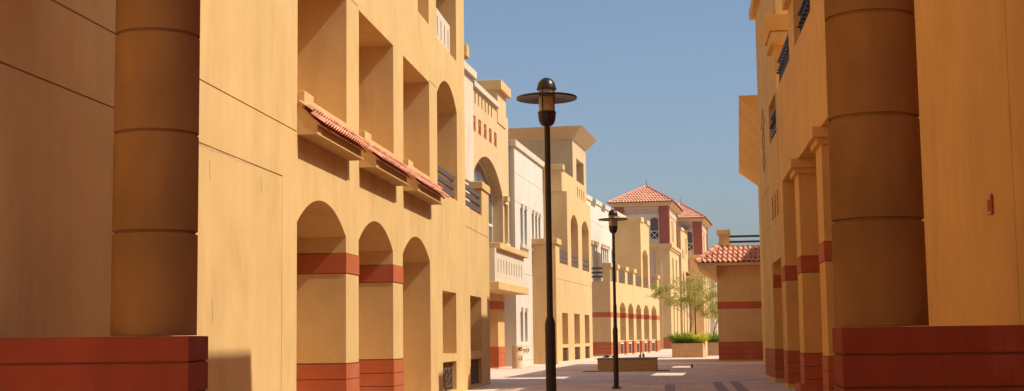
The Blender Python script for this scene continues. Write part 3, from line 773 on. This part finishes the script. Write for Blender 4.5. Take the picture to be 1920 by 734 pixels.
# ================================================================ red tile-roofed towers
def hip_roof(parent, u0, u1, v0, v1, z, apex, nt_=9):
    """tiled pyramid on eaves rectangle"""
    uc, vc = (u0+u1)/2, (v0+v1)/2
    a = Vector((vc, uc, apex)); t = MB()
    cs = [Vector((v0, u0, z)), Vector((v1, u0, z)), Vector((v1, u1, z)), Vector((v0, u1, z))]
    for i in range(4):
        p, q = cs[i], cs[(i+1) % 4]; es = (q-p); Ln = es.length; es.normalize()
        mid = (p+q)/2; upv = a-mid; S_ = upv.length
        foot = (a-p).dot(es)
        rows = nt_; dt = S_/rows
        tiles(t, p, es, upv, rows, dt, .34, amp=.055, step=.06, clip=lambda t_, Ln=Ln, S_=S_, foot=foot: (foot*t_/S_, Ln-(Ln-foot)*t_/S_), sub=6)
    t.build('tile_roof', 'tile', parent, smooth=True, recalc=False)
    r_ = MB()
    for c in cs:
        n = 8
        for k_ in range(n):
            p = c.lerp(a, k_/n)+Vector((0, 0, .05)); q = c.lerp(a, (k_+1.1)/n if k_ < n-1 else 1)+Vector((0, 0, .05))
            r_.tube([tuple(p), tuple(q)], [.13, .09], 8)
    r_.build('ridge_tiles', 'tile', parent, smooth=True)
    MB().lathe([(.16, apex), (.12, apex+.12), (.05, apex+.16), (.09, apex+.28), (.03, apex+.36), (.03, apex+.7), (.005, apex+.95)], 10, c=(vc, uc)).build('finial', 'redwall', parent, smooth=True)
    b = MB(); b.add([tuple(c+Vector((0, 0, -.05))) for c in cs]+[tuple(a+Vector((0, 0, -.1)))], [[0, 1, 2, 3], [0, 1, 4], [1, 2, 4], [2, 3, 4], [3, 0, 4]]); b.build('roof_bed', 'joint', parent)
def tower(T, W, Dp, low, far=True):
    """W: front width (v from -W to 0), Dp: depth along u; z levels follow the photo"""
    zt = 17.0; zl = 12.25
    for (c, d, a, b) in ((0, 1.15, -1.15, 0), (0, 1.15, -W, -W+1.15), (Dp-1.15, Dp, -1.15, 0)): MB().box(c, d, a, b, zl, 16.75).build('red_corner', 'redwall', T)
    j = MB()
    for z in [12.25+.62*i for i in range(1, 8)]:
        j.box(-.004, 1.15, -1.15, .004, z, z+.012)
    j.build('board_joint', 'joint', T)
    m = MB()
    # centre panel: cream lower part with arched balcony openings, beige frieze
    n_open = max(1, int((W-2.6)/1.9)); s_ = (W-2.3)/n_open
    # front face runs along v: build as plate in (v,z) by hand
    outer = [(-W+1.15, zl), (-1.15, zl), (-1.15, 15.85), (-W+1.15, 15.85)]
    holes = []
    for i in range(n_open):
        c0 = -1.75-2.0*i; hw = .47
        holes.append([(c0-hw, 12.75), (c0+hw, 12.75)]+arc(c0-hw, c0+hw, 15.15, 15.4, 10))
    pl = MB(); pl.plate(outer, holes, 0, 1)
    # remap: plate gives P(a,v,b)=(v,a,b) -> want x=a (v), y=depth(u)
    pl.v = [(y, .12+(.35*(1-x)), z) for x, y, z in pl.v]
    pl.build('balcony_wall', 'cream', T)
    m = MB(); m.box(.2, .6, -W+1.15, -1.15, 15.85, 16.75)
    m.box(.08, .2, -W+1.15, -1.15, 16.45, 16.7)
    nb = 11
    for i in range(nb):
        c0 = -W+1.3+(W-2.6)*(i+.5)/nb
        m.box(.1, .2, c0-.14, c0+.14, 16.2 if i % 2 else 16.05, 16.45)
    m.build('frieze', 'beige', T)
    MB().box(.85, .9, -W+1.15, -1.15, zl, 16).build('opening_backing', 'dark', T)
    for i in range(n_open):
        c0 = -1.75-2.0*i; hw = .47; r_ = MB()
        for q in ((13.75, .05), (12.8, .05)): r_.box(.1, .16, c0-hw, c0+hw, q[0], q[0]+.08)
        r_.tube([(c0-hw, .13, 12.85), (c0+hw, .13, 13.75)], .035, 4); r_.tube([(c0-hw, .13, 13.75), (c0+hw, .13, 12.85)], .035, 4)
        r_.build('balcony_railing', 'frame', T)
        c_ = MB(); c_.box(.45, .5, c0-hw, c0+hw, 13.9, 15.35); c_.build('window_blind', 'slat', T)
    # street face (u direction)
    m = MB(); facade(m, 1.15, Dp-1.15, zl, 16.75, holes=[rect(Dp/2-1.3, Dp/2-.35, 12.8, 15.4), rect(Dp/2+.35, Dp/2+1.3, 12.8, 15.4)], t=.4, v=-.15); m.build('side_wall', 'peach', T)
    for a in (Dp/2-1.3, Dp/2+.35): window(T, a, a+.95, 12.8, 15.4, v=-.35, fw=.1, rows=2)
    MB().box(.9, Dp-.2, -W+.3, -.6, zl, 16.7).build('core', 'beige', T)
    MB().box(1.15, Dp-1.15, -.15, -.08, 15.7, 16.7).build('side_frieze', 'beige', T)
    # ledge and lower body
    m = MB(); m.box(-.3, Dp+.3, -W-.3, .3, 11.85, 12.25); m.box(-.15, Dp+.15, -W-.15, .15, 11.6, 11.85); m.build('ledge', 'ochre_far', T, bevel=.02)
    m = MB(); facade(m, .0, Dp, 0, 11.6, holes=[rect(Dp*.25, Dp*.25+1.5, 7.5, 10.8), rect(Dp*.62, Dp*.62+1.5, 7.5, 10.8), rect(Dp*.25, Dp*.25+1.4, 1.2, 5.6), rect(Dp*.62, Dp*.62+1.4, 1.2, 5.6)], t=.5)
    m.box(0, Dp, -W, -.5, 0, 11.6); m.build('lower_wall', low, T)
    for a, z0, z1 in ((Dp*.25, 7.5, 10.8), (Dp*.62, 7.5, 10.8)): window(T, a, a+1.5, z0, z1, v=-.3, cols=2, rows=2, fw=.1)
    for a, z0, z1 in ((Dp*.25, 1.2, 5.6), (Dp*.62, 1.2, 5.6)): window(T, a, a+1.4, z0, z1, v=-.3, cols=1, rows=3, fw=.1)
    m = MB(); m.box(-.12, 0, -1.68, -1.0, 0, 11.6); m.build('pilaster', 'ochre_far', T)
    m = MB(); m.box(-.03, 0, -.95, -.02, .1, 1.4); m.box(-.03, 0, -W, -1.7, .1, 1.4); m.build('base_course', 'red', T)
    MB().box(-.02, 0, -2.3, -1.7, 0.1, 11.3).build('recess_face', 'beige', T)
    # eaves cornice and roof
    m = MB(); m.box(-.3, Dp+.3, -W-.3, .3, 16.75, 16.95); m.box(-.55, Dp+.55, -W-.5, .5, 16.95, 17.18); m.build('eaves', 'ochre_far', T, bevel=.02)
    hip_roof(T, -.78, Dp+.78, -W-.68, .68, 17.22, 19.8)
Hh = thing('red_corner_tower', 'larger tile-roofed tower with red corner walls, nearer of the two', 'tower', -.16, 163, 5.08)
tower(Hh, 6.45, 12.6, 'ochre_far')
I_ = thing('red_corner_tower', 'smaller farther tile-roofed tower with red corner walls beside the pavilion roof', 'tower', 4.15, 187, 5.08)
tower(I_, 6.4, 12.6, 'ochre_far')
# linking house between the towers
H2 = thing('stepped_link_house', 'pale ochre house with red caps linking the two tile-roofed towers', 'building', -.16, 163, 5.08)
m = MB(); facade(m, 13.1, 27.5, 0, 14.9, holes=[arch(14.5, 17.6, 6.5, 9.0, 9.8), arch(20.2, 24.2, 6.5, 9.0, 9.9), rect(14.8, 15.9, 11.3, 12.5), rect(17.2, 18.3, 11.3, 12.5), rect(20.6, 22.2, 12.2, 14.3), rect(14.6, 16.4, 1.2, 5.4), rect(19.5, 21.3, 1.2, 5.4), rect(24.0, 25.6, 1.2, 5.4)], t=.8, v=.25)
m.box(13.1, 27.5, -8, -.55, 0, 14.5); m.box(23.6, 27.5, -1.5, .25, 14.9, 15.6)
m.build('wall', 'ochre_far', H2)
q = MB(); q.box(13.0, 17.0, -1.5, .4, 14.9, 15.2); q.build('white_cap', 'cream', H2)
q = MB(); q.box(23.3, 27.7, -1.7, .5, 15.6, 15.95); q.build('red_cap', 'redwall', H2)
t = MB(); tiles(t, P(19.6, 1.2, 9.3), (0, 1, 0), Vector((-1, 0, .6)), 3, .35, .3, amp=.05, step=.05, clip=lambda t_: (0, 5.2), sub=6); t.build('tiled_canopy', 'tile', H2, smooth=True, recalc=False)
MB().box(19.6, 24.8, .25, 1.1, 9.0, 9.3).build('canopy_slab', 'ochre_far', H2)
for a in (14.6, 19.5, 24.0): window(H2, a, a+1.7, 1.2, 5.4, v=-.2, cols=2, rows=2, fw=.12)
window(H2, 14.5, 17.6, 6.5, 9.8, v=-.2, cols=3, rows=2, fw=.12, arched=9.0); window(H2, 20.2, 24.2, 6.5, 9.9, v=-.2, cols=3, rows=2, fw=.12, arched=9.0)
# white columned building beyond the planters
W_ = thing('white_pilaster_building', 'ochre building with tall white pilasters seen between the tree and the pavilion', 'building', 5.2, 201, 5.0)
m = MB(); m.box(0, 90, -14, 0, 0, 11.8); m.build('wall', 'ochre_far', W_)
for i in range(15):
    MB().box(1+i*5.6, 2.4+i*5.6, 0, .7, 0, 11.4).build('pilaster', 'white', W_)
    window(W_, 3.2+i*5.6, 5.4+i*5.6, 1.2, 4.4, v=.08, cols=2, fw=.12); window(W_, 3.2+i*5.6, 5.4+i*5.6, 5.6, 8.4, v=.08, cols=2, fw=.12)
MB().box(-.3, 90, -14.2, .9, 11.4, 12.0).build('cornice', 'cream', W_)
# ================================================================ street lamps
def make_lamp(x, y, label):
    T = thing('street_lamp', label, 'street lamp', x, y, 0, 0, 'matching disc-topped street lamps')
    MB().lathe([(.15, 0), (.15, .02), (.078, .02), (.078, 1.79), (.074, 1.80)], 24).build('lower_post', 'lampiron', T, smooth=True)
    MB().lathe([(.078, 1.80), (.046, 1.90), (.044, 4.745)], 24).build('upper_post', 'lampiron', T, smooth=True)
    b = MB()
    for k_ in range(4):
        a = math.pi/4+k_*math.pi/2; b.lathe([(.018, .02), (.018, .075), (.008, .085)], 8, c=(.12*math.cos(a), .12*math.sin(a)))
    b.build('anchor_bolts', 'lampiron', T)
    pr = [(.046, 4.735), (.07, 4.745), (.095, 4.765), (.113, 4.795), (.124, 4.83), (.130, 4.87), (.132, 4.92), (.139, 4.925), (.139, 4.955), (.128, 4.96)]
    MB().lathe(pr, 32).build('cup', 'lampiron', T, smooth=True)
    dp = [(.116, 4.96)]
    for k_ in range(11):
        z = 4.965+k_*.03; dp += [(.121, z), (.121, z+.012), (.108, z+.019)]
    dp.append((.116, 5.31)); MB().lathe(dp, 32).build('diffuser', 'amber', T, smooth=True)
    MB().lathe([(.125, 5.178), (.43, 5.150), (.452, 5.148), (.455, 5.158), (.455, 5.176), (.45, 5.18), (.125, 5.205)], 56, capb=False, capt=False).build('disc_shade', 'lampiron', T, smooth=True)
    MB().lathe([(.150, 5.292), (.150, 5.312), (.141, 5.316), (.138, 5.35), (.122, 5.40), (.095, 5.437), (.06, 5.462), (.03, 5.472), (.001, 5.475)], 32).build('dome_cap', 'lampiron', T, smooth=True)
    for k_ in range(4):
        a = math.pi/4+.35+k_*math.pi/2; MB().tube([(.128*math.cos(a), .128*math.sin(a), 4.95), (.128*math.cos(a), .128*math.sin(a), 5.30)], .008, 6).build('strut', 'lampiron', T)
    return T
lamp = make_lamp(-1.80, 20.5, 'near tall bronze street lamp with disc shade, largest in view')
random.seed(1)
l2 = copy_tree(lamp); l2.location = (-1.75, 42.6, 0); l2['label'] = 'second bronze street lamp standing in front of the low rusty planter wall'
l3 = copy_tree(lamp); l3.location = (1.78, 111.2, 0); l3['label'] = 'far thin street lamp whose post shows between the two trees'; l2.rotation_euler.z = .4

# ================================================================ litter bin
bn = thing('litter_bin', 'sand coloured round litter bin with dark opening beside the white wall', 'litter bin', -8.0, 71.6, 0)
MB().lathe([(.26, 0), (.28, .02), (.28, .86), (.272, .875), (.272, .885), (.283, .90), (.285, 1.13), (.26, 1.17), (.0, 1.175)], 40, capt=False).build('body', 'bin', bn, smooth=True)
ang = math.atan2(-.8, .75)
def on_bin(a, z, r=.288): return Vector((r*math.cos(a), r*math.sin(a), z))
def bin_shape(f, n=24):
    pts = [on_bin(ang+f(k_/n)[0]/.285, f(k_/n)[1]) for k_ in range(n)]
    return MB().add([tuple(p) for p in pts]+[tuple(p*1.0+Vector((p.x, p.y, 0)).normalized()*.006) for p in pts], [list(range(n, 2*n))]+[[k_, (k_+1) % n, n+(k_+1) % n, n+k_] for k_ in range(n)])
bin_shape(lambda q: (.12*math.cos(2*math.pi*q), 1.03+.13*math.sin(2*math.pi*q)*(1 if math.sin(2*math.pi*q) < 0 else .45))).build('opening', 'dark', bn)
em = MB()
em.tube([tuple(on_bin(ang+.12*math.cos(2*math.pi*k_/20)/.285, .52+.12*math.sin(2*math.pi*k_/20), .287)) for k_ in range(21)], .007, 5)
# figure dropping litter inside the ring
for (x0, z0, x1, z1, r_) in ((.045, .60, .045, .605, .018), (.045, .575, .04, .50, .017), (.04, .50, .06, .44, .01), (.04, .50, .02, .44, .01), (.04, .565, -.01, .53, .008)):
    em.tube([tuple(on_bin(ang+x0/.285, z0, .287)), tuple(on_bin(ang+x1/.285, z1, .287))], r_, 6)
em.tube([tuple(on_bin(ang-.04/.285, .5, .287)), tuple(on_bin(ang-.04/.285, .45, .287))], .018, 6)
em.build('litter_emblem', 'iron', bn)

# ================================================================ low planter wall with pigeons
BT = thing('low_planter_wall', 'low rusty ochre planter wall with grey coping behind the second lamp', 'planter', -2.1, 63.0, 1.5)
m = MB(); m.plate([(-1.32, 0), (1.32, 0), (1.32, .53), (-1.32, .53)], [], 0, 1); m.v = [(y, x*1.5, z) for x, y, z in m.v]; m.build('wall', 'rust', BT, bevel=.01)
m = MB(); m.plate([(-1.34, .53), (1.34, .53), (1.34, .60), (-1.34, .60)], [], 0, 1); m.v = [(y, -.02+x*1.54, z) for x, y, z in m.v]; m.build('coping', 'coping', BT, bevel=.01)
def pigeon(x, y, z, yaw, label, s=1., pose=0):
    T = MB()
    sp = [(-.17, .05, .008), (-.12, .065, .022), (-.07, .085, .045), (-.01, .10, .062), (.05, .118, .062), (.09, .145, .045), (.108, .178, .028), (.115, .205, .026), (.13, .222, .027), (.148, .222, .018), (.162, .217, .007), (.182, .212, .003)]
    if pose: sp = [(-.17, .06, .008), (-.12, .07, .022), (-.07, .08, .045), (-.01, .09, .060), (.05, .09, .060), (.095, .08, .042), (.13, .065, .027), (.15, .05, .025), (.17, .04, .025), (.185, .03, .017), (.195, .022, .007), (.205, .01, .003)]
    T.tube([(a, 0, h) for a, h, r_ in sp], [r_ for a, h, r_ in sp], 12)
    for sy in (-.022, .022):
        T.tube([(.0, sy, .06), (.005, sy, .02), (.0, sy, 0)], [.012, .006, .005], 6)
        for dx, dy in ((.03, -.01), (.034, 0), (.03, .01), (-.015, 0)): T.tube([(.0, sy, .004), (dx, sy+dy, .003)], .003, 4)
    o = T.build('pigeon', 'pigeon', None, smooth=True)
    o.location = (x, y, z); o.rotation_euler = (0, 0, yaw); o.scale = (s, s, s)
    tag(o, label, 'pigeon', 'pigeons resting by the low planter wall')
pigeon(-3.0, 63.2, .6, 2.9, 'dark pigeon crouched leftmost on the low planter coping', 0.95, 1)
pigeon(-2.72, 63.3, .6, 1.2, 'upright dark pigeon on the coping, just left of the second lamp post', .8)
pigeon(-1.5, 63.2, .6, 1.4, 'dark pigeon, left one of the pair at the right end of the coping', .85)
pigeon(-1.35, 63.3, .6, 1.7, 'dark pigeon, rightmost of the birds on the coping', .95)
pigeon(.86, 67.8, 0, 1.3, 'single small pigeon walking on the shaded paving', .95)

# ================================================================ block planters with plants
def block_planter(x, y, ang, w_, d_, h_, label):
    T = thing('block_planter', label, 'planter', x, y, ang)
    m = MB()
    m.plate(rect(0, w_, 0, d_), [rect(.14, w_-.14, .14, d_-.14)], 0, h_); m.v = [(y_, z_, x_) for x_, y_, z_ in m.v]
    m.build('box', 'block', T)
    MB().box(.14, d_-.14, .14, w_-.14, h_-.14, h_-.1).build('soil', 'soil', T)
    return T
block_planter(-.1, 100.4, 8, 2.2, 2.2, 1.0, 'sandy blockwork planter holding bushy green plants and a thin tree')
block_planter(2.6, 108.2, 8, 2.6, 2.2, 1.0, 'farther shaded blockwork planter beside the red based pavilion')
def blades(x, y, z, r, h, n, mat, label, seed, grp='leafy plants in the block planters'):
    rd = random.Random(seed); m = MB()
    for k_ in range(n):
        a = rd.random()*2*math.pi; rr = r*math.sqrt(rd.random())*.75; bx, by = rr*math.cos(a), rr*math.sin(a)*.8
        a2 = a+rd.uniform(-.8, .8); L_ = h*rd.choice((.5, .7, .85, 1.0, 1.3))*rd.uniform(.85, 1.15); lean = rd.uniform(.35, 1.0)*L_; wd = rd.uniform(.035, .07)
        d = Vector((math.cos(a2), math.sin(a2), 0)); s_ = Vector((-d.y, d.x, 0))*wd; p0 = Vector((bx, by, 0)); vs = []
        for q in (0, .4, .75, 1):
            c = p0+d*lean*q*q+Vector((0, 0, L_*(q-.28*q*q*(lean/L_)*1.8)))
            wq = (1-.85*q*q) if q else .6
            vs += [tuple(c-s_*wq), tuple(c+s_*wq)]
        m.add(vs, [[0, 1, 3, 2], [2, 3, 5, 4], [4, 5, 7, 6]])
    o = m.build('leafy_plant', mat, None, recalc=False); o.location = (x, y, z); tag(o, label, 'plant', grp)
blades(.42, 101.4, .9, .62, .95, 520, 'leaf2', 'deep green bladed plant on the left of the near block planter', 5)
blades(1.02, 101.2, .9, .5, .85, 380, 'leaf2', 'mid green bladed plant in the middle of the near block planter', 15)
blades(1.78, 101.2, .9, .62, .85, 560, 'leaf3', 'yellow green leafy plant at the right end of the near block planter', 6)
blades(3.1, 109.3, .9, .55, .9, 480, 'leaf2', 'dark green plant in the farther planter, against the pavilion wall', 8)

# ================================================================ trees
def tree(x, y, z, h0, cr, ch, cx, seed, nleaf, label, trunk_r=.05, multi=1):
    T = thing('feathery_tree', label, 'tree', x, y, 0, z, 'thin feathery trees in the planters')
    rd = random.Random(seed); tips = []; tb = MB()
    def branch(p, d, L_, r_, lvl):
        pts = [p.copy()]; rs = [r_]; n = 4
        for k_ in range(n):
            d = (d+Vector((rd.uniform(-.18, .18), rd.uniform(-.18, .18), rd.uniform(-.02, .12)))).normalized()
            p = p+d*L_/n; pts.append(p.copy()); rs.append(r_*(1-.16*(k_+1)))
            if lvl >= 2: tips.append((p.copy(), d.copy()))
        tb.tube([tuple(q) for q in pts], rs, 6)
        if lvl < 4:
            for k_ in range(rd.choice((3, 3, 4)) if lvl else 6):
                q = pts[rd.randint(2, n)] if lvl else pts[rd.choice((3, 4, 4))]
                a = rd.random()*2*math.pi; sp = rd.uniform(.5, 1.0)
                dd = (d*(.38 if lvl < 2 else .6)+Vector((math.cos(a)*sp, math.sin(a)*sp, rd.uniform(-.12, .35)))).normalized()
                branch(q, dd, L_*rd.uniform(.5, .72) if lvl else cr*rd.uniform(.55, .8), rs[-1]*.62, lvl+1)
    for i in range(multi):
        branch(Vector((rd.uniform(-.05, .05)*i, 0, 0)), Vector((cx*.12+rd.uniform(-.12, .12)*(multi > 1), 0, 1)).normalized(), h0, trunk_r*(1 if not i else .7), 0)
    tb.build('trunk', 'bark', T, smooth=True)
    m = MB(); k_ = 0
    C0 = Vector((cx, 0, h0+ch*.38))
    tips = [t_ for t_ in tips if abs(t_[0].x-C0.x) < cr*1.15 and h0*.55 < t_[0].z < h0+ch]
    while k_ < nleaf:
        p, d = rd.choice(tips)
        # a feathery spray: a drooping stalk lined with narrow leaflets
        a = rd.random()*2*math.pi; sd = Vector((math.cos(a), math.sin(a), rd.uniform(-.55, .25))).normalized(); L_ = rd.uniform(.2, .5)
        for q in range(7):
            c = p+sd*L_*(q/7)+Vector((0, 0, -.12*(q/7)**2)); k_ += 1
            e = Vector((rd.uniform(-1, 1), rd.uniform(-1, 1), rd.uniform(-.7, .5))).normalized()
            s_ = e.cross(Vector((rd.uniform(-1, 1), rd.uniform(-1, 1), 1))).normalized()*rd.uniform(.014, .024); e = e*rd.uniform(.05, .095)
            m.add([tuple(c-s_), tuple(c+e*.5-s_*1.3), tuple(c+e), tuple(c+e*.5+s_*1.3), tuple(c+s_)], [[0, 1, 2, 3, 4]])
    m.build('crown', 'leaf', T, recalc=False)
    return T
tree(1.12, 101.6, .86, 2.5, 3.0, 3.1, -.35, 21, 16500, 'wider feathery tree rising from the near block planter', .055, 2)
tree(3.0, 109.3, .86, 2.1, 1.7, 2.6, .0, 33, 6500, 'smaller feathery tree in the farther planter beside the pavilion', .07, 1)

# ================================================================ thin desert haze
hz = MB().box(-30, 300, -60, 70, -1.3, 30).build('haze', 'joint'); hz['kind'] = 'stuff'
hm = bpy.data.materials.new('haze'); hm.use_nodes = True; hm.node_tree.nodes.clear()
pv = hm.node_tree.nodes.new('ShaderNodeVolumePrincipled'); pv.inputs['Density'].default_value = 0.0004
pv.inputs['Color'].default_value = (.95, .94, .92, 1); pv.inputs['Anisotropy'].default_value = .2
ho = hm.node_tree.nodes.new('ShaderNodeOutputMaterial'); hm.node_tree.links.new(pv.outputs[0], ho.inputs['Volume'])
hz.data.materials[0] = hm
